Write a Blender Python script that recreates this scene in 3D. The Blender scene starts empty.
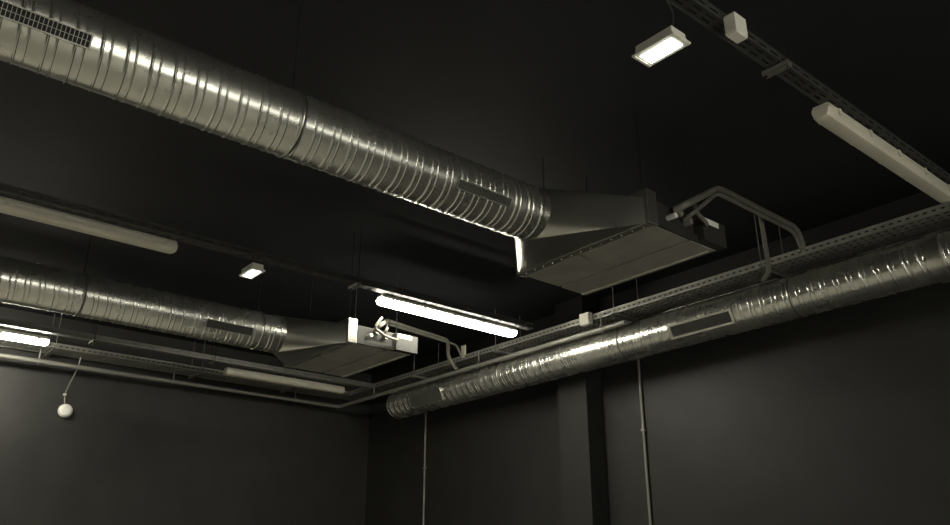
import bpy, bmesh, math, random
from mathutils import Vector, Matrix
random.seed(7)
SC = bpy.context.scene
COL = SC.collection
PI = math.pi
H = 1.6                       # eye height: all heights below are measured from the eye level

# ------------------------------------------------------------------ materials
def new_mat(name):
    m = bpy.data.materials.new(name); m.use_nodes = True
    return m, m.node_tree, m.node_tree.nodes['Principled BSDF']

def mat_plain(name, col, rough=.5, metal=0., spec=.5, var=.0, scale=8., rvar=.0, bump=0., bscale=60.):
    m, t, b = new_mat(name)
    b.inputs['Base Color'].default_value = (*col, 1)
    b.inputs['Roughness'].default_value = rough
    b.inputs['Metallic'].default_value = metal
    b.inputs['Specular IOR Level'].default_value = spec
    tc = t.nodes.new('ShaderNodeTexCoord')
    if var or rvar:
        n = t.nodes.new('ShaderNodeTexNoise'); n.inputs['Scale'].default_value = scale; n.inputs['Detail'].default_value = 5
        t.links.new(tc.outputs['Object'], n.inputs['Vector'])
        if var:
            r = t.nodes.new('ShaderNodeMapRange')
            r.inputs['From Min'].default_value = .3; r.inputs['From Max'].default_value = .7
            r.inputs['To Min'].default_value = 1 - var; r.inputs['To Max'].default_value = 1 + var
            t.links.new(n.outputs['Fac'], r.inputs['Value'])
            mx = t.nodes.new('ShaderNodeMix'); mx.data_type = 'RGBA'; mx.blend_type = 'MULTIPLY'
            mx.inputs['Factor'].default_value = 1; mx.inputs['A'].default_value = (*col, 1)
            t.links.new(r.outputs['Result'], mx.inputs['B']); t.links.new(mx.outputs['Result'], b.inputs['Base Color'])
        if rvar:
            r2 = t.nodes.new('ShaderNodeMapRange')
            r2.inputs['From Min'].default_value = .3; r2.inputs['From Max'].default_value = .7
            r2.inputs['To Min'].default_value = rough - rvar; r2.inputs['To Max'].default_value = rough + rvar
            t.links.new(n.outputs['Fac'], r2.inputs['Value']); t.links.new(r2.outputs['Result'], b.inputs['Roughness'])
    if bump:
        n2 = t.nodes.new('ShaderNodeTexNoise'); n2.inputs['Scale'].default_value = bscale; n2.inputs['Detail'].default_value = 3
        t.links.new(tc.outputs['Object'], n2.inputs['Vector'])
        bp = t.nodes.new('ShaderNodeBump'); bp.inputs['Strength'].default_value = bump; bp.inputs['Distance'].default_value = .004
        t.links.new(n2.outputs['Fac'], bp.inputs['Height']); t.links.new(bp.outputs['Normal'], b.inputs['Normal'])
    return m

def mat_glow(name, col, strength):
    m, t, b = new_mat(name)
    b.inputs['Base Color'].default_value = (.8, .78, .7, 1)
    b.inputs['Emission Color'].default_value = (*col, 1)
    b.inputs['Emission Strength'].default_value = strength
    return m

def mat_floor():
    # worn light concrete; dark strip by right wall added to darken duct reflections
    m, t, b = new_mat('concrete floor with added dark border')
    b.inputs['Roughness'].default_value = .5
    tc = t.nodes.new('ShaderNodeTexCoord'); n = t.nodes.new('ShaderNodeTexNoise'); n.inputs['Scale'].default_value = 1.5; n.inputs['Detail'].default_value = 6
    t.links.new(tc.outputs['Object'], n.inputs['Vector'])
    rp = t.nodes.new('ShaderNodeValToRGB')
    rp.color_ramp.elements[0].position = .3; rp.color_ramp.elements[0].color = (.62, .60, .53, 1)
    rp.color_ramp.elements[1].position = .7; rp.color_ramp.elements[1].color = (.76, .74, .67, 1)
    t.links.new(n.outputs['Fac'], rp.inputs['Fac'])
    sx = t.nodes.new('ShaderNodeSeparateXYZ'); t.links.new(tc.outputs['Object'], sx.inputs[0])
    gt = t.nodes.new('ShaderNodeMath'); gt.operation = 'GREATER_THAN'; gt.inputs[1].default_value = 3.6
    t.links.new(sx.outputs['X'], gt.inputs[0])
    mx = t.nodes.new('ShaderNodeMix'); mx.data_type = 'RGBA'; mx.inputs['B'].default_value = (.03, .03, .03, 1)
    t.links.new(gt.outputs[0], mx.inputs['Factor']); t.links.new(rp.outputs['Color'], mx.inputs['A'])
    t.links.new(mx.outputs['Result'], b.inputs['Base Color'])
    return m

WARM = (1., .95, .79)
M_WALL = mat_plain('black wall paint', (.032, .0325, .031), .55, spec=.4, var=.15, scale=3., bump=.25, bscale=90)
def mat_shaded_top():
    # charcoal; the unlit wall above the cable tray is darkened in the colour
    m = mat_plain('charcoal wall with shade coloured into top', (.0215, .022, .0205), .55, spec=.4, var=.15, scale=3., bump=.25, bscale=90)
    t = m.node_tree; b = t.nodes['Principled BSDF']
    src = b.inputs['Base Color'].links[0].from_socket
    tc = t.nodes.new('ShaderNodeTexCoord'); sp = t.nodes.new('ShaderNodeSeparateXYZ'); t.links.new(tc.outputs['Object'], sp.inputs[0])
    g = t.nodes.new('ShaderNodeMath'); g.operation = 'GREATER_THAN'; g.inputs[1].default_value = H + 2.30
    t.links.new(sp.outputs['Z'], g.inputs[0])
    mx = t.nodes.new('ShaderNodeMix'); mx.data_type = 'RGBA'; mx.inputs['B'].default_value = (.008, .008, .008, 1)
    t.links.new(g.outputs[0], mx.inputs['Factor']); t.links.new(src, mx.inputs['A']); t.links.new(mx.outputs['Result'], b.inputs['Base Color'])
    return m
M_WALL2 = mat_shaded_top()
M_CEIL = mat_plain('black ceiling paint', (.0148, .0158, .0178), .75, spec=.2, var=.12, scale=2.5, bump=.2, bscale=70)
M_FLOOR = mat_floor()
M_GALV = mat_plain('galvanised spiral duct steel', (.66, .66, .61), .27, .9, var=.05, scale=5., rvar=.03)
M_SHEET = mat_plain('galvanised sheet steel', (.58, .58, .53), .30, .95, var=.04, scale=4., rvar=.03)
M_PANEL = mat_plain('dull galvanised panel', (.46, .445, .40), .5, .5, var=.14, scale=6., rvar=.08)
M_SEAM = mat_plain('dark rubber joint seal', (.05, .05, .047), .5)
M_TRAY = mat_plain('galvanised tray steel', (.33, .33, .30), .45, .55, var=.15, scale=12.)
M_DTRAY = mat_plain('tarnished dark tray steel', (.065, .066, .063), .5, .4, var=.15, scale=12.)
M_MTRAY = mat_plain('dull tray steel', (.24, .24, .225), .4, .6, var=.15, scale=12.)
M_SIDE = mat_plain('dull connection plate steel', (.04, .04, .037), .6, .2, spec=.25, var=.1, scale=12.)
M_ROD = mat_plain('threaded rod steel', (.22, .22, .2), .5, .7)
M_BROD = mat_plain('black painted rod', (.02, .02, .02), .8, spec=.1)
M_WHITE = mat_plain('aged white plastic', (.62, .60, .52), .45, var=.06, scale=5.)
M_DIFF = mat_plain('cream ribbed plastic diffuser', (.66, .63, .53), .3, var=.08, scale=4.)
M_BOX = mat_plain('white plastic box', (.78, .76, .69), .5, var=.04)
M_DARK = mat_plain('painted shade of grille opening', (.012, .012, .012), .8)
M_PIPE = mat_plain('grey metal conduit', (.27, .265, .24), .45, .3, var=.06)
M_INSUL = mat_plain('grey pipe insulation', (.15, .147, .125), .75, var=.12, scale=20.)
M_LABEL = mat_plain('white paper label', (.86, .86, .82), .5)
M_CABLE = mat_plain('black cable sheath', (.025, .025, .025), .45)
M_LIT = mat_glow('lit diffuser', WARM, 24.)
M_STRIPE = mat_glow('added stripe pane', (1., .97, .84), 2.7)  # unseen pane added for the bright stripe reflected in the ducts
M_STRIPE_DIM = mat_glow('added dim stripe pane', (1., .97, .84), .9)  # dimmer added pane, so the reflected stripe fades along the duct
M_EMER = mat_glow('lit emergency lens', (.95, 1., .88), 2.2)

# ------------------------------------------------------------------ helpers
def smooth(me, ang=35):
    for p in me.polygons: p.use_smooth = True
    try: me.set_sharp_from_angle(angle=math.radians(ang))
    except Exception: pass

def obj(name, bm, mat, parent=None, sm=True, ang=35, bevel=0., recalc=True):
    me = bpy.data.meshes.new(name)
    if recalc: bmesh.ops.recalc_face_normals(bm, faces=bm.faces)
    bm.to_mesh(me); bm.free()
    if sm: smooth(me, ang)
    mats = mat if isinstance(mat, (list, tuple)) else [mat]
    for m in mats: me.materials.append(m)
    o = bpy.data.objects.new(name, me); COL.objects.link(o)
    if parent: o.parent = parent
    if bevel:
        b = o.modifiers.new('edge', 'BEVEL'); b.width = bevel; b.segments = 2; b.limit_method = 'ANGLE'
    return o

def thing(name, label, cat, loc=(0, 0, 0), group=None):
    o = bpy.data.objects.new(name, None); COL.objects.link(o)
    o.empty_display_size = .1
    o.location = loc; tag(o, label, cat, group)
    return o
def tag(o, label, cat, group=None):
    o['label'] = label; o['category'] = cat
    if group: o['group'] = group
    return o

def box(bm, x0, y0, z0, x1, y1, z1):
    v = [bm.verts.new(p) for p in ((x0,y0,z0),(x1,y0,z0),(x1,y1,z0),(x0,y1,z0),(x0,y0,z1),(x1,y0,z1),(x1,y1,z1),(x0,y1,z1))]
    for f in ((0,3,2,1),(4,5,6,7),(0,1,5,4),(1,2,6,5),(2,3,7,6),(3,0,4,7)): bm.faces.new([v[i] for i in f])
def boxm(*a):
    bm = bmesh.new(); box(bm, *a); return bm

def fillet(pts, r, n=5):
    pts = [Vector(p) for p in pts]; out = [pts[0]]
    for a, b, c in zip(pts, pts[1:], pts[2:]):
        d1 = (a-b); d2 = (c-b); rr = min(r, d1.length*.45, d2.length*.45)
        p, q = b + d1.normalized()*rr, b + d2.normalized()*rr
        for k in range(n+1):
            t = k/n; out.append(p*(1-t)**2 + b*2*t*(1-t) + q*t*t)
    out.append(pts[-1]); return out
def tube(bm, pts, r, seg=12, fr=0., cap=True):
    pts = fillet(pts, fr) if fr else [Vector(p) for p in pts]
    n = None; rings = []
    for i, p in enumerate(pts):
        d = (pts[min(i+1, len(pts)-1)] - pts[max(i-1, 0)]).normalized()
        if n is None: n = d.orthogonal().normalized()
        n = (n - d*n.dot(d)).normalized(); b = d.cross(n)
        rings.append([bm.verts.new(p + (n*math.cos(2*PI*k/seg) + b*math.sin(2*PI*k/seg))*r) for k in range(seg)])
    for a, b in zip(rings, rings[1:]):
        for k in range(seg): bm.faces.new((a[k], a[(k+1) % seg], b[(k+1) % seg], b[k]))
    if cap: bm.faces.new(rings[0][::-1]); bm.faces.new(rings[-1])
def tubem(*a, **k):
    bm = bmesh.new(); tube(bm, *a, **k); return bm

def loft(bm, rings, cap=True, close=True):
    R = [[bm.verts.new(p) for p in r] for r in rings]; n = len(R[0])
    for a, b in zip(R, R[1:]):
        for k in range(n if close else n-1): bm.faces.new((a[k], a[(k+1) % n], b[(k+1) % n], b[k]))
    if cap: bm.faces.new(R[0][::-1]); bm.faces.new(R[-1])

def perforated(bm, o, u, L, v, W, rows, pitch=.09, slot=.058, sw=.011):
    """sheet from o along u (length L) and v (width W) with real slots cut in `rows` lines"""
    o, u, v = Vector(o), Vector(u), Vector(v)
    us = [0.]; kinds = []
    n = int(L/pitch); g = L/n
    for i in range(n):
        us += [i*g + (g-slot), (i+1)*g]; kinds += [0, 1]
    vs = [0.]; vk = []
    for r in rows:
        vs += [r*W - sw/2, r*W + sw/2]; vk += [0, 1]
    vs.append(W); vk.append(0)
    stag = {}
    V = [[bm.verts.new(o + u*a + v*b) for b in vs] for a in us]
    for i in range(len(us)-1):
        for j in range(len(vs)-1):
            if kinds[i] and vk[j]: continue
            bm.faces.new((V[i][j], V[i+1][j], V[i+1][j+1], V[i][j+1]))
    bmesh.ops.delete(bm, geom=[q for r in V for q in r if not q.link_faces], context='VERTS')

# ------------------------------------------------------------------ camera (solved from the vanishing points)
cam = bpy.data.cameras.new('camera'); co = bpy.data.objects.new('camera', cam); COL.objects.link(co)
cam.sensor_width = 36.; cam.lens = 824./950.*36.; cam.clip_start = .05
y_, p_ = math.radians(49.95), math.radians(21.51)
F = Vector((math.cos(y_)*math.cos(p_), math.sin(y_)*math.cos(p_), math.sin(p_)))
R = Vector((math.sin(y_), -math.cos(y_), 0)); U = R.cross(F)
mt = Matrix((R, U, -F)).transposed().to_4x4(); mt.translation = (0, 0, H)
co.matrix_world = mt
SC.camera = co
def ray(px, py): return F*824. + R*(px-475) - U*(py-262.5)
def at(px, py, ax, val):            # the point of a plane (axis, value from the eye) seen at a pixel of the photograph
    d = ray(px, py); return d*(val/d[ax]) + Vector((0, 0, H))

# ------------------------------------------------------------------ room
XR, XL, YB, YF, ZC = 5.95, -4.5, 9.25, -3.2, H + 2.67
def struct(name, bm, mat, **k):
    o = obj(name, bm, mat, sm=False, **k); o['kind'] = 'structure'; return o
T = .15
struct('floor', boxm(XL-T, YF-T, -T, XR+T, YB+T, 0), M_FLOOR)
struct('ceiling', boxm(XL-T, YF-T, ZC, XR+T, YB+T, ZC+T), M_CEIL)
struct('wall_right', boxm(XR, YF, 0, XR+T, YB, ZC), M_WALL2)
struct('wall_left', boxm(XL-T, YF, 0, XL, YB, ZC), M_WALL)
struct('wall_back', boxm(XL-T, YB, 0, XR+T, YB+T, ZC), M_WALL)
struct('wall_front', boxm(XL-T, YF-T, 0, XR+T, YF, ZC), M_WALL)
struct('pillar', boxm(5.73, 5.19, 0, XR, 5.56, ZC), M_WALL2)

def make_added_window(n, wx0, wx1, wz0, wz1, mat, panes):  # glowing panes added behind the camera, reflected as a stripe on the ducts
    wn = struct('added_window_%d' % n, boxm(wx0, YF, wz0, wx1, YF+.012, wz1), mat)
    for q in range(panes+1):
        x = wx0 + (wx1-wx0)*q/panes
        obj('mullion', boxm(x-.03, YF, wz0-.04, x+.03, YF+.05, wz1+.04), M_WALL, wn, sm=False)
    for z in (wz0, wz1):
        obj('frame_rail', boxm(wx0, YF, z-.03, wx1, YF+.045, z+.03), M_WALL, wn, sm=False)
make_added_window(1, .7, 3.0, H+.2, H+1.25, M_STRIPE, 2)
make_added_window(2, 3.2, 5.5, H+.2, H+1.25, M_STRIPE_DIM, 2)

# ------------------------------------------------------------------ spiral ducts
DR, PITCH, DZ = .156, .095, 2.0 + H
PROF = ((0, 0), (.06, .0), (.08, .0042), (.13, .0042), (.15, 0), (.18, 0), (.38, 0), (.41, 0), (.43, .0028), (.46, .0028), (.48, 0), (.51, 0), (.75, -.0001))
def prof(u):
    u %= 1.
    for (a, h), (b, k) in zip(PROF, PROF[1:] + ((1., 0.),)):
        if a <= u <= b: return h + (k-h)*(u-a)/(b-a)
    return 0.
def spiral(L, seg=72):
    """one spiral-wound tube along +x from 0 to L with helical lock seams"""
    bm = bmesh.new(); us = [p[0] for p in PROF]
    ss = []
    n = int(L/PITCH) + 2
    # rings follow the helix: each sample line is offset by theta, ends clamped
    rows = [i + u for i in range(-1, n) for u in us]
    prev = None
    rings = []
    for s in rows:
        ring = []
        for k in range(seg):
            x = (s + k/seg)*PITCH
            xc = min(max(x, 0), L)
            a = 2*PI*k/seg; r = DR + prof(s)
            ring.append((xc, r*math.cos(a), r*math.sin(a)))
        rings.append(ring)
    V = [[bm.verts.new(p) for p in r] for r in rings]
    for a, b in zip(range(len(V)-1), range(1, len(V))):
        for k in range(seg):
            if k < seg-1:
                q = (V[a][k], V[a][k+1], V[b][k+1], V[b][k])
            else:           # the winding closes one pitch further on
                i2, j2 = a - len(us), b - len(us)
                i2, j2 = a + len(us), b + len(us)
                if j2 >= len(V): continue
                q = (V[a][k], V[i2][0], V[j2][0], V[b][k])
            if (q[0].co - q[3].co).length < 1e-6 and (q[1].co - q[2].co).length < 1e-6: continue
            try: bm.faces.new(q)
            except ValueError: pass
    bmesh.ops.delete(bm, geom=[v for v in bm.verts if not v.link_faces], context='VERTS')
    bmesh.ops.remove_doubles(bm, verts=bm.verts, dist=1e-6)
    return bm
def ring_band(x, w, r0, r1, seg=72):
    bm = bmesh.new()
    pr = ((x-w/2, r0), (x-w/2, r1), (x-w*.3, r1+.002), (x+w*.3, r1+.002), (x+w/2, r1), (x+w/2, r0))
    loft(bm, [[(a, r*math.cos(2*PI*k/seg), r*math.sin(2*PI*k/seg)) for k in range(seg)] for a, r in pr], cap=False)
    return bm

def grille(parent, x0, x1, hgt, elev, nx, nz, sgn, plate=False):
    """flat air grille let into the side of the duct: frame, bars and a dark slab painting in the shade of the opening"""
    e = math.radians(elev); nrm = Vector((0, sgn*math.cos(e), -math.sin(e))); up = Vector((0, sgn*math.sin(e), math.cos(e)))
    def pt(x, h, d): return Vector((x, 0, 0)) + up*h + nrm*d
    def slab(bm, xa, xb, ha, hb, da, db):
        v = [bm.verts.new(pt(*p)) for p in ((xa,ha,da),(xb,ha,da),(xb,hb,da),(xa,hb,da),(xa,ha,db),(xb,ha,db),(xb,hb,db),(xa,hb,db))]
        for f in ((0,3,2,1),(4,5,6,7),(0,1,5,4),(1,2,6,5),(2,3,7,6),(3,0,4,7)): bm.faces.new([v[i] for i in f])
    h = hgt/2; fw = .0038 if hgt < .08 else .016; d0, d1 = DR-.012, DR+.012
    bm = bmesh.new()
    slab(bm, x0, x1, h-fw, h, d0-.02, d1); slab(bm, x0, x1, -h, -h+fw, d0-.02, d1)
    slab(bm, x0, x0+fw*1.4, -h+fw, h-fw, d0-.02, d1); slab(bm, x1-fw*1.4, x1, -h+fw, h-fw, d0-.02, d1)
    if plate:
        slab(bm, x0+fw, x1-fw, -h+fw, h-fw, DR-.004, d1-.003)
        return obj('access_plate', bm, M_SHEET, parent, sm=False)
    g = obj('air_grille', bm, M_SHEET if hgt > .08 else M_TRAY, parent, sm=False)
    bm = bmesh.new(); slab(bm, x0+fw, x1-fw, -h+fw, h-fw, DR-.002, DR+.0055)
    obj('grille_shade', bm, M_DARK, g, sm=False)  # near-black slab on the closed duct, shade of the opening in its colour
    bm = bmesh.new(); t = .0009 if nz < 4 else .0008
    for i in range(1, nx):
        x = x0+fw + (x1-x0-2*fw)*i/nx; slab(bm, x-t, x+t, -h+fw, h-fw, DR+.006, d1-.002)
    for j in range(1, nz):
        z = -h+fw + (hgt-2*fw)*j/nz; slab(bm, x0+fw, x1-fw, z-t*.8, z+t*.8, DR+.005, d1-.004)
    obj('grille_bars', bm, M_TRAY if nz < 3 else M_MTRAY, g, sm=False)
    return g

def make_duct(label, loc, rotz, cuts, collars, grilles, sgn, group, wall=0):
    """axis along local +x; cuts: section ends; collars: (x, style)"""
    d = thing('spiral_duct', label, 'duct', loc, group); d.rotation_euler.z = rotz
    for a, b in zip(cuts, cuts[1:]):
        o = obj('duct_section', spiral(b-a), M_GALV, d, ang=180); o.location.x = a
    for x, st in collars:
        if st == 'band':
            obj('clamp_band', ring_band(x, .085, DR-.004, DR+.012), M_SHEET, d)
        else:
            c = obj('joint_collar', ring_band(x, .020, DR-.004, DR+.0035), M_SHEET, d)
            obj('joint_seal', ring_band(x, .009, DR, DR+.0052), M_SEAM, c)
        if wall:
            obj('wall_bracket', boxm(x-.02, DR*.75, -.015, x+.02, wall, .015), M_BROD, d, sm=False)
        else:
            obj('hanger_rod', tubem([(x, 0, DR+.005), (x, 0, ZC-DZ+.01)], .003, 8), M_BROD, d)
    for g in grilles: grille(d, *g[:6], sgn, len(g) > 6)
    return d

DG = 'spiral ventilation ducts under the ceiling'
X0 = -3.0
make_duct('large foreground spiral duct crossing the upper left, feeding the nearer ceiling unit', (X0, 3.1, DZ), 0,
          [0, 1.48-1.6-X0, 1.48-X0, 3.03-X0], [(1.48-1.6-X0, ''), (1.48-X0, '')],
          [(-.10-X0, .565-X0, .058, 22.5, 43, 2), (2.365-X0, 2.735-X0, .052, 26, 40, 1), (-2.2-X0, -1.6-X0, .052, 24, 40, 1)], -1, DG)
make_duct('rear spiral duct at left middle, feeding the farther ceiling unit', (X0, 6.25, DZ), 0,
          [0, 1.46-1.5-X0, 1.46-X0, 2.86-X0, 3.06-X0], [(1.46-1.5-X0, ''), (1.46-X0, ''), (2.86-X0, '')],
          [(2.37-X0, 2.765-X0, .068, 24, 44, 3), (-.1-X0, .56-X0, .06, 24, 43, 2)], -1, DG)
# the duct along the right wall: local x runs towards the camera (world -y), so its room side (-x) is local -y
def ly(y): return 7.99 - y
rd = make_duct('spiral duct running along the right wall beneath the cable tray', (5.525, 7.99, DZ), -PI/2,
          [0, ly(6.06), ly(4.48), ly(2.86), ly(1.85), ly(.25), ly(-3.0)], [(ly(6.06), ''), (ly(4.48), ''), (ly(2.86), ''), (ly(1.85), 'band'), (ly(.25), '')],
          [(ly(7.56), ly(6.96), .135, 21, 46, 10, 'plate'), (ly(3.93), ly(3.33), .118, 24.3, 50, 9), (ly(.1), ly(-.5), .118, 24, 50, 9)], -1, DG, XR-5.525)
bm = bmesh.new(); loft(bm, [[(a, r*math.cos(2*PI*k/48), r*math.sin(2*PI*k/48)) for k in range(48)] for a, r in ((-.006, DR-.004), (-.006, .12), (.004, .11))], cap=True)
obj('end_cap', bm, M_SHEET, rd)

# ------------------------------------------------------------------ ceiling units with square-to-round transition
UX = 3.335
def make_unit(label, yc, zoff=0.):
    zb = 1.84 + H + zoff
    u = thing('fan_coil_unit', label, 'ceiling unit', (UX, yc, zb), 'fan coil units under the ceiling')
    W = .517; hh = .155; ch = .165; x1 = .63
    obj('casing', boxm(.05, -W+.012, .012, x1-.006, W-.012, ch), M_SIDE, u, sm=False, bevel=.003)
    # flange joining transition and casing, with a row of rivets
    bm = bmesh.new()
    for s in (-1, 1): box(bm, 0, s*W-.012, -.002, .085, s*W+.012, .205)
    box(bm, 0, -W+.012, hh-.012, .085, W-.012, .205); box(bm, 0, -W+.012, -.004, .055, W-.012, .016)
    fl = obj('flange', bm, M_SHEET, u, sm=False, bevel=.004)
    for i in range(13):
        bm = bmesh.new(); bmesh.ops.create_uvsphere(bm, u_segments=8, v_segments=5, radius=.006, matrix=Matrix.Translation((.028, -W+.05+i*(2*W-.1)/12, -.004)))
        obj('rivet', bm, M_SHEET, fl)
    # square to round
    n = 48; xs = {True: 3.03, False: 3.06}[yc < 4.5]-UX; zc = DZ-zb; yd = {True: 3.1, False: 6.25}[yc < 4.5] - yc
    corner = [(1, 1), (-1, 1), (-1, -1), (1, -1)]
    bm = bmesh.new()
    circ = [bm.verts.new((xs, yd+(DR+.003)*math.cos(2*PI*k/n), zc+(DR+.003)*math.sin(2*PI*k/n))) for k in range(n)]
    cin = [bm.verts.new((xs-.05, yd+(DR+.003)*math.cos(2*PI*k/n), zc+(DR+.003)*math.sin(2*PI*k/n))) for k in range(n)]
    cor = [bm.verts.new((.004, c[0]*(W-.008), hh if c[1] > 0 else .0)) for c in corner]
    for q in range(4):
        for k in range(n//4):
            a, b = circ[q*n//4+k], circ[(q*n//4+k+1) % n]; bm.faces.new((a, b, cor[q]))
        bm.faces.new((circ[((q+1)*n//4) % n], cor[(q+1) % 4], cor[q]))
    for k in range(n): bm.faces.new((cin[k], cin[(k+1) % n], circ[(k+1) % n], circ[k]))
    obj('duct_transition', bm, M_SHEET, u, ang=14)
    # underside panels
    obj('access_panel', boxm(.062, -W+.006, -.001, .37, .045, .012), M_PANEL, u, sm=False, bevel=.002)
    obj('access_panel', boxm(.062, .052, -.001, .37, W-.006, .012), M_PANEL, u, sm=False, bevel=.002)
    fp = obj('filter_panel', boxm(.392, -W+.004, -.003, x1-.012, W-.004, .012), M_PANEL, u, sm=False, bevel=.002)
    obj('panel_lip', boxm(x1-.045, -W+.03, -.010, x1-.030, W-.004, -.003), M_WHITE, fp, sm=False, bevel=.002)  # white lip: highlight of the metal edge put into its colour
    bm = boxm(x1-.010, -W, -.003, x1, W, ch)
    obj('end_flange', bm, M_SHEET, u, sm=False)
    # connection end, facing the camera side
    obj('side_frame', boxm(.087, -W-.012, .004, .15, -W+.012, .15), M_SIDE, u, sm=False, bevel=.003)
    obj('side_rail', boxm(.15, -W-.010, .002, .45, -W+.012, .045), M_SIDE, u, sm=False, bevel=.003)
    cb = obj('control_box', boxm(.445, -W-.055, .004, .665, -W+.012, .150), M_SIDE, u, sm=False, bevel=.003)
    obj('box_label', boxm(.46, -W-.0565, .112, .60, -W-.0545, .146), M_LABEL, cb, sm=False)
    obj('drain_stub', tubem([(.20, -W+.01, .085), (.20, -W-.05, .085)], .016, 14), M_LABEL, u)
    obj('pipe_union', tubem([(.27, -W+.01, .13), (.27, -W-.035, .13)], .026, 6), M_PIPE, u)
    obj('pipe_union', tubem([(.36, -W+.01, .10), (.36, -W-.035, .10)], .021, 6), M_PIPE, u)
    for x in (.14, x1-.07):
        for q in (-1, 1):
            yq = q*.395
            br = obj('hanging_bracket', boxm(x-.02, yq-.02, ch-.003, x+.02, yq+.02, ch+.006), M_PANEL, u, sm=False)
            obj('hanger_rod', tubem([(x, yq, ch), (x, yq, ZC-zb+.01)], .003, 8), M_BROD, br)
    return u
make_unit('large ducted ceiling unit at centre, on the end of the foreground duct', 3.035)
make_unit('smaller-looking far ceiling unit behind the glowing batten lamp, left of centre', 6.09)

# pipework from each unit to the tray on the right wall
def P(*a): return (a[0], a[1], a[2]+H)
t = thing('insulated_pipe', 'bent grey insulated pipe from nearer ceiling unit over to right wall tray', 'pipe', P(3.57, 2.5, 1.97), 'unit pipework')
def loc_(p, o): return tuple(Vector(p) - o.location)
def ptube(t, name, pts, r, mat, fr=.08):
    return obj(name, tubem([loc_(p, t) for p in pts], r, 14, fr), mat, t)
a1 = [P(3.57, 2.505, 1.975), P(3.57, 2.44, 2.0), P(4.29, 2.66, 2.41), P(5.31, 2.68, 2.42), P(5.39, 2.68, 2.25)]
ptube(t, 'main_pipe', [P(3.57, 2.505, 1.975), P(3.60, 2.44, 2.0), P(4.30, 2.66, 2.415), P(5.30, 2.68, 2.42), P(5.40, 2.70, 2.27)], .021, M_INSUL, .10)
ptube(t, 'second_pipe', [P(3.66, 2.505, 1.945), P(3.66, 2.44, 1.965), P(4.30, 2.672, 2.382), P(5.285, 2.692, 2.387), P(5.40, 2.715, 2.25)], .013, M_INSUL, .10)
ptube(t, 'drain_hose', [P(3.86, 2.53, 1.95), P(3.78, 2.43, 1.93), P(3.70, 2.44, 1.97), P(3.80, 2.52, 2.09)], .012, M_INSUL, .05)
ptube(t, 'drop_pipe', [at(760, 214, 0, 4.95), at(767, 255, 0, 5.0), at(769, 272, 0, 5.04), at(763, 280, 0, 5.10)], .016, M_INSUL, .03)
t = thing('insulated_pipe', 'thin bent grey pipe from the far ceiling unit, below the glowing batten', 'pipe', P(3.57, 5.53, 1.97), 'unit pipework')
ptube(t, 'main_pipe', [P(3.57, 5.545, 1.975), P(3.60, 5.47, 2.02), P(4.25, 6.38, 2.40), P(5.17, 6.59, 2.42), P(5.17, 6.59, 2.24), P(5.29, 6.60, 2.13)], .019, M_INSUL, .06)
ptube(t, 'second_pipe', [P(3.66, 5.545, 1.945), P(3.65, 5.47, 1.985), P(4.25, 6.39, 2.37), P(5.31, 6.62, 2.40), P(5.385, 6.62, 2.27)], .012, M_INSUL, .06)
ptube(t, 'drain_hose', [P(3.57, 5.43, 2.06), P(3.50, 5.44, 1.96), P(3.66, 5.50, 1.93), P(3.78, 5.5, 1.92)], .011, M_INSUL, .05)
obj('pipe_tag', boxm(*loc_(P(5.372, 6.56, 2.27), t), *loc_(P(5.392, 6.62, 2.40), t)), M_WHITE, t, sm=False)

# ------------------------------------------------------------------ cable trays
def tray(label, along, a0, a1, b0, b1, z, fh, mat, brackets, rows, group, bl=.03, rodmat=M_ROD, pitch=.09, slot=.058, sw=.011):
    """along 'x' or 'y' from a0 to a1; spans b0..b1 across; z bottom height from the eye"""
    t = thing('cable_tray', label, 'cable tray', (0, 0, z+H), group)
    W = b1-b0
    u, v = ((1, 0, 0), (0, 1, 0)) if along == 'x' else ((0, 1, 0), (1, 0, 0))
    def pt(a, b, zz): return (a, b, zz) if along == 'x' else (b, a, zz)
    bm = bmesh.new()
    perforated(bm, pt(a0, b0, 0), u, a1-a0, v, W, rows, pitch=pitch, slot=slot, sw=sw)
    perforated(bm, pt(a0, b0, 0), u, a1-a0, (0, 0, 1), fh, (.5,), pitch=pitch, slot=slot, sw=.012)
    perforated(bm, pt(a0, b1, 0), u, a1-a0, (0, 0, 1), fh, (.5,), pitch=pitch, slot=slot, sw=.012)
    for b in (b0, b1):
        tube(bm, [pt(a0, b, fh), pt(a1, b, fh)], .0045, 6)
        tube(bm, [pt(a0, b, 0), pt(a1, b, 0)], .004, 6)
    bmesh.ops.remove_doubles(bm, verts=bm.verts, dist=1e-5)
    o = obj('perforated_channel', bm, mat, t, sm=False, recalc=False)
    s = o.modifiers.new('gauge', 'SOLIDIFY'); s.thickness = .0015; s.offset = 0
    for a in brackets:
        bm = bmesh.new(); b_0, b_1 = b0-bl, b1+bl
        def bx(zz0, zz1, w0, w1):
            p, q = pt(a+w0, b_0, zz0), pt(a+w1, b_1, zz1)
            box(bm, *[min(p[i], q[i]) for i in range(3)], *[max(p[i], q[i]) for i in range(3)])
        bx(-.008, -.005, -.02, .02); bx(-.028, -.005, -.02, -.017); bx(-.028, -.005, .017, .02)
        bx(-.028, -.026, -.02, -.011); bx(-.028, -.026, .011, .02)
        br = obj('support_strut', bm, M_TRAY, t, sm=False)
        for b in (b0-bl*.6, b1+bl*.6):
            obj('hanger_rod', tubem([pt(a, b, -.035), pt(a, b, ZC-z-H+.01)], .0045 if W > .2 else .003, 8), rodmat, br)
    return t
LT = 'narrow lamp-carrying trays'
tray('narrow perforated tray above the unlit batten at upper right', 'x', -4.4, 5.30, 1.500, 1.567, 2.200, .04, M_DTRAY, (3.075, 1.4, -.3, -2.), (.3, .7), LT, rodmat=M_BROD)
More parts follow.
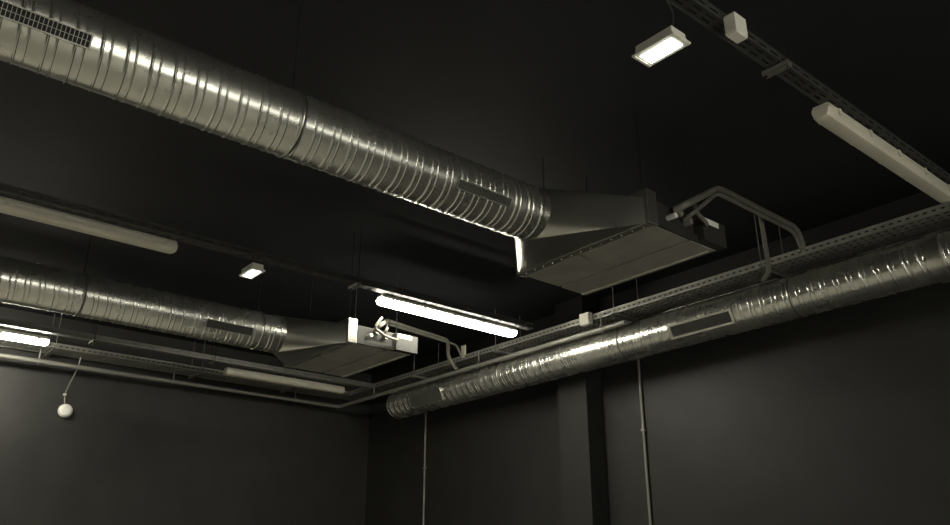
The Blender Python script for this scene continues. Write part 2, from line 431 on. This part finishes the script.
tray('narrow dark tray above the glowing centre batten, left to middle', 'x', -4.4, 5.06, 5.195, 5.262, 2.200, .045, M_DTRAY, (3.17, .1, -1.6), (.3, .7), LT, rodmat=M_BROD)
tray('narrow dark tray above the battens nearest the back wall', 'x', -4.4, 5.30, 8.15, 8.217, 2.200, .045, M_MTRAY, (3.3, 2.1, .1, -1.6), (.3, .7), LT, rodmat=M_BROD)
WT = 'wide perimeter cable trays'
tray('wide perforated tray along the right wall above its spiral duct', 'y', -3.1, 9.13, 5.375, 5.685, 2.24, .047, M_TRAY,
     (7.45, 6.05, 4.48, 3.03, 1.5, 0.), (.13, .31, .5, .69, .87), WT, pitch=.055, slot=.026, sw=.02)
tray('wide perforated tray along the back wall above the grey conduit', 'x', -4.4, 5.36, 8.86, 9.13, 2.24, .047, M_TRAY,
     (4.6, 3.45, 1.93, .3, -1.4), (.13, .31, .5, .69, .87), WT, pitch=.055, slot=.026, sw=.02)

# conduit hung beneath the two wide trays, turning the corner of the room
c = thing('conduit_pipe', 'grey conduit hung under the wide trays, turning the room corner', 'pipe', P(5.32, 8.98, 2.11))
obj('pipe_run', tubem([loc_(p, c) for p in (P(-4.4, 8.98, 2.11), P(5.32, 8.98, 2.11), P(5.32, 4.33, 2.11))], .022, 14, .06), M_PIPE, c)
def clip(p, top):
    x, y, z = loc_(p, c)
    bm = bmesh.new(); tube(bm, [(x, y, z), (x, y, z+top)], .006, 8)
    along_x = p[0] < 5.2
    for s in (-1, 1):
        q = .008
        if along_x: loft(bm, [[(x+s*.012*0-q+2*q*i, y+.031*math.cos(2*PI*k/16), z+.031*math.sin(2*PI*k/16)) for k in range(16)] for i in range(2)], cap=False)
        else: loft(bm, [[(x+.031*math.cos(2*PI*k/16), y-q+2*q*i, z+.031*math.sin(2*PI*k/16)) for k in range(16)] for i in range(2)], cap=False)
        break
    obj('pipe_hanger', bm, M_TRAY, c)
for x in (-1.2, 1.83, 3.2, 4.7): clip(P(x, 8.98, 2.11), .128)
for y in (8.2, 6.27, 4.6): clip(P(5.32, y, 2.11), .155)

# ------------------------------------------------------------------ batten lamps
def make_lamp(label, x0, yc, lit, L=1.48, zb=2.12, group='weatherproof batten lamps'):
    t = thing('batten_lamp', label, 'lamp', (x0, yc, zb+H), group)
    def prism(prof, ends):
        bm = bmesh.new(); loft(bm, [[(x, y*k, z0 + (z-z0)*k2) for y, z in prof] for x, k, k2, z0 in ends]); return bm
    base = [(-.050, .046), (-.054, .050), (-.054, .058), (-.042, .078), (.042, .078), (.054, .058), (.054, .050), (.050, .046)]
    h = obj('housing', prism(base, [(.012, .86, 1, .05), (.03, 1, 1, .05), (L-.03, 1, 1, .05), (L-.012, .86, 1, .05)]), M_WHITE, t, ang=25)
    dif = [(-.050, .050), (-.047, .022), (-.036, .004), (-.020, 0), (.020, 0), (.036, .004), (.047, .022), (.050, .050)]
    obj('diffuser', prism(dif, [(.004, .84, .78, .05), (.022, .97, .97, .05), (.05, 1, 1, .05), (L-.05, 1, 1, .05), (L-.022, .97, .97, .05), (L-.004, .84, .78, .05)]),
        M_LIT if lit else M_DIFF, t, ang=25)
    for i in range(5):
        x = .10 + i*(L-.2)/4
        for s in (-1, 1):
            obj('clip', boxm(x-.012, s*.055-.003, .030, x+.012, s*.055+.003, .066), M_WHITE, t, sm=False)
    for x in (.006, L-.016):
        obj('cable_gland', tubem([(x, 0, .062), (x+.010, 0, .062)], .011, 12), M_WHITE, h)
    return t
BX = 3.455
make_lamp('unlit cream batten lamp at upper right, end towards the camera', BX+.06, 1.572, False)
make_lamp('glowing white batten lamp in the middle of the picture', BX, 5.315, True)
make_lamp('unlit cream batten lamp beside back wall, under the far unit', BX+.06, 8.36, False)
make_lamp('glowing batten lamp cut by the left edge, close to back wall', .275, 8.36, True)
make_lamp('long unlit cream batten lamp at left edge, above the rear duct', .31, 5.315, False)
make_lamp('glowing batten lamp far left, out of the picture on the middle tray', -2.9, 5.315, True)

make_lamp('added glowing batten lamp, unseen at left, brightening the back wall', -2.9, 8.36, True)  # lamp added to brighten the left end of the back wall
make_lamp('added glowing batten lamp, unseen fill behind the camera near the front wall', .275, -2.2, True)  # lamp added as extra fill for the tops of the ducts

# ------------------------------------------------------------------ emergency lights
def make_emergency(label, x0, y0, x1, y1, z, wire):
    xc, yc = (x0+x1)/2, (y0+y1)/2
    t = thing('emergency_light', label, 'emergency light', P(xc, yc, z), 'emergency lights hung from the trays')
    hx, hy = (x1-x0)/2, (y1-y0)/2
    bm = bmesh.new(); k = .012
    loft(bm, [[(sx*a, sy*b, zz) for sx, sy in ((-1,-1),(1,-1),(1,1),(-1,1))] for a, b, zz in ((hx, hy, 0), (hx, hy, .008), (hx-k*.7, hy-k, .010), (hx-k, hy-k*1.3, .050))])
    b = obj('housing', bm, M_BOX, t, sm=False, bevel=.002)
    bm = bmesh.new()
    loft(bm, [[(sx*a, sy*b2, zz) for sx, sy in ((-1,-1),(1,-1),(1,1),(-1,1))] for a, b2, zz in ((hx-.026, hy-.034, -.009), (hx-.020, hy-.026, -.003), (hx-.020, hy-.026, .002))])
    obj('lens', bm, M_EMER, t, sm=False, bevel=.003)
    bm = bmesh.new(); box(bm, -hx+.004, -hy+.004, -.004, hx-.004, -hy+.014, .001); box(bm, -hx+.004, hy-.014, -.004, hx-.004, hy-.004, .001)
    obj('lens_rim', bm, M_BOX, t, sm=False)
    obj('supply_wire', tubem([(0, -hy+.05, .045), (.01, -hy+.035, .14), loc_(P(*wire), t)], .004, 8, .03), M_CABLE, t)
    return t
make_emergency('bright rectangular emergency light at upper right, nearest the camera', 2.290, 1.528, 2.402, 1.738, 2.0, (2.30, 1.56, 2.20))
make_emergency('small glowing emergency light hung at left middle, above rear duct', 2.232, 5.05, 2.336, 5.255, 2.05, (2.26, 5.23, 2.20))

# ------------------------------------------------------------------ boxes
def jbox(label, x0, y0, z0, x1, y1, z1):
    t = thing('junction_box', label, 'junction box', P((x0+x1)/2, (y0+y1)/2, z0), 'white junction boxes')
    a = loc_(P(x0, y0, z0), t); b = loc_(P(x1, y1, z1), t)
    m = a[2] + (b[2]-a[2])*1.0
    obj('box_body', boxm(*a, *b), M_BOX, t, sm=False, bevel=.004)
    return t, a, b
t, a, b = jbox('white cube junction box on the upper right tray', 2.60, 1.437, 2.115, 2.685, 1.492, 2.206)
obj('lid', boxm(a[0]+.003, a[1]+.003, a[2]-.006, b[0]-.003, b[1]-.003, a[2]), M_BOX, t, sm=False, bevel=.002)
t, a, b = jbox('white junction box on the right wall tray, below the large unit', 5.325, 4.745, 2.20, 5.372, 4.86, 2.308)
obj('lid', boxm(a[0]-.006, a[1]+.004, a[2]+.004, a[0], b[1]-.004, b[2]-.004), M_BOX, t, sm=False, bevel=.002)
obj('cable_gland', tubem([(0, 0, b[2]), (0, 0, b[2]+.02)], .012, 12), M_CABLE, t)

# ------------------------------------------------------------------ detector on the back wall
sx, sz = 2.219, 1.698
t = thing('wall_detector', 'round white detector on the back wall with a loose cable above', 'detector', P(sx, YB, sz))
bm = bmesh.new(); loft(bm, [[(r*math.cos(2*PI*k/32), y, r*.97*math.sin(2*PI*k/32)) for k in range(32)] for y, r in ((0, .066), (-.03, .072), (-.036, .070))])
obj('base', bm, M_BOX, t)
bm = bmesh.new(); loft(bm, [[(r*math.cos(2*PI*k/32), y, r*.97*math.sin(2*PI*k/32)) for k in range(32)] for y, r in ((-.036, .066), (-.050, .064), (-.060, .056), (-.064, .036), (-.065, .01))])
obj('dome', bm, M_LABEL, t, ang=60)
obj('cable', tubem([loc_(p, t) for p in (P(2.23, 9.03, 2.235), P(2.225, 9.06, 2.12), P(2.20, 9.15, 1.98), P(2.185, 9.225, 1.87), P(2.20, 9.225, 1.77))], .007, 10, .08), M_PIPE, t)
obj('cable_clip', boxm(*loc_(P(2.172, 9.21, 1.855), t), *loc_(P(2.199, YB, 1.87), t)), M_BOX, t, sm=False)

# ------------------------------------------------------------------ vertical conduits on the right wall
for y, lab, bot in ((4.71, 'vertical grey conduit on right wall, right of the pillar', 0.), (7.98, 'vertical grey conduit on right wall, under duct\'s far end', 0.)):
    t = thing('wall_conduit', lab, 'conduit', (XR-.018, y, 0), 'vertical conduits on the right wall')
    obj('pipe', tubem([(0, 0, .0), (0, 0, 2.262+H)], .0125 if y < 5 else .012, 12), M_PIPE, t)
    for z in (1.15, 2.9):
        obj('saddle_clip', boxm(-.016, -.02, z, .018, .02, z+.02), M_PIPE, t, sm=False, bevel=.002)

# ------------------------------------------------------------------ world and view
w = bpy.data.worlds.new('room air'); SC.world = w; w.use_nodes = True
w.node_tree.nodes['Background'].inputs['Color'].default_value = (0, 0, 0, 1)
w.node_tree.nodes['Background'].inputs['Strength'].default_value = 0
SC.view_settings.view_transform = 'Standard'; SC.view_settings.look = 'None'
SC.view_settings.exposure = 1.68; SC.view_settings.gamma = 1.
SC.view_settings.use_curve_mapping = False
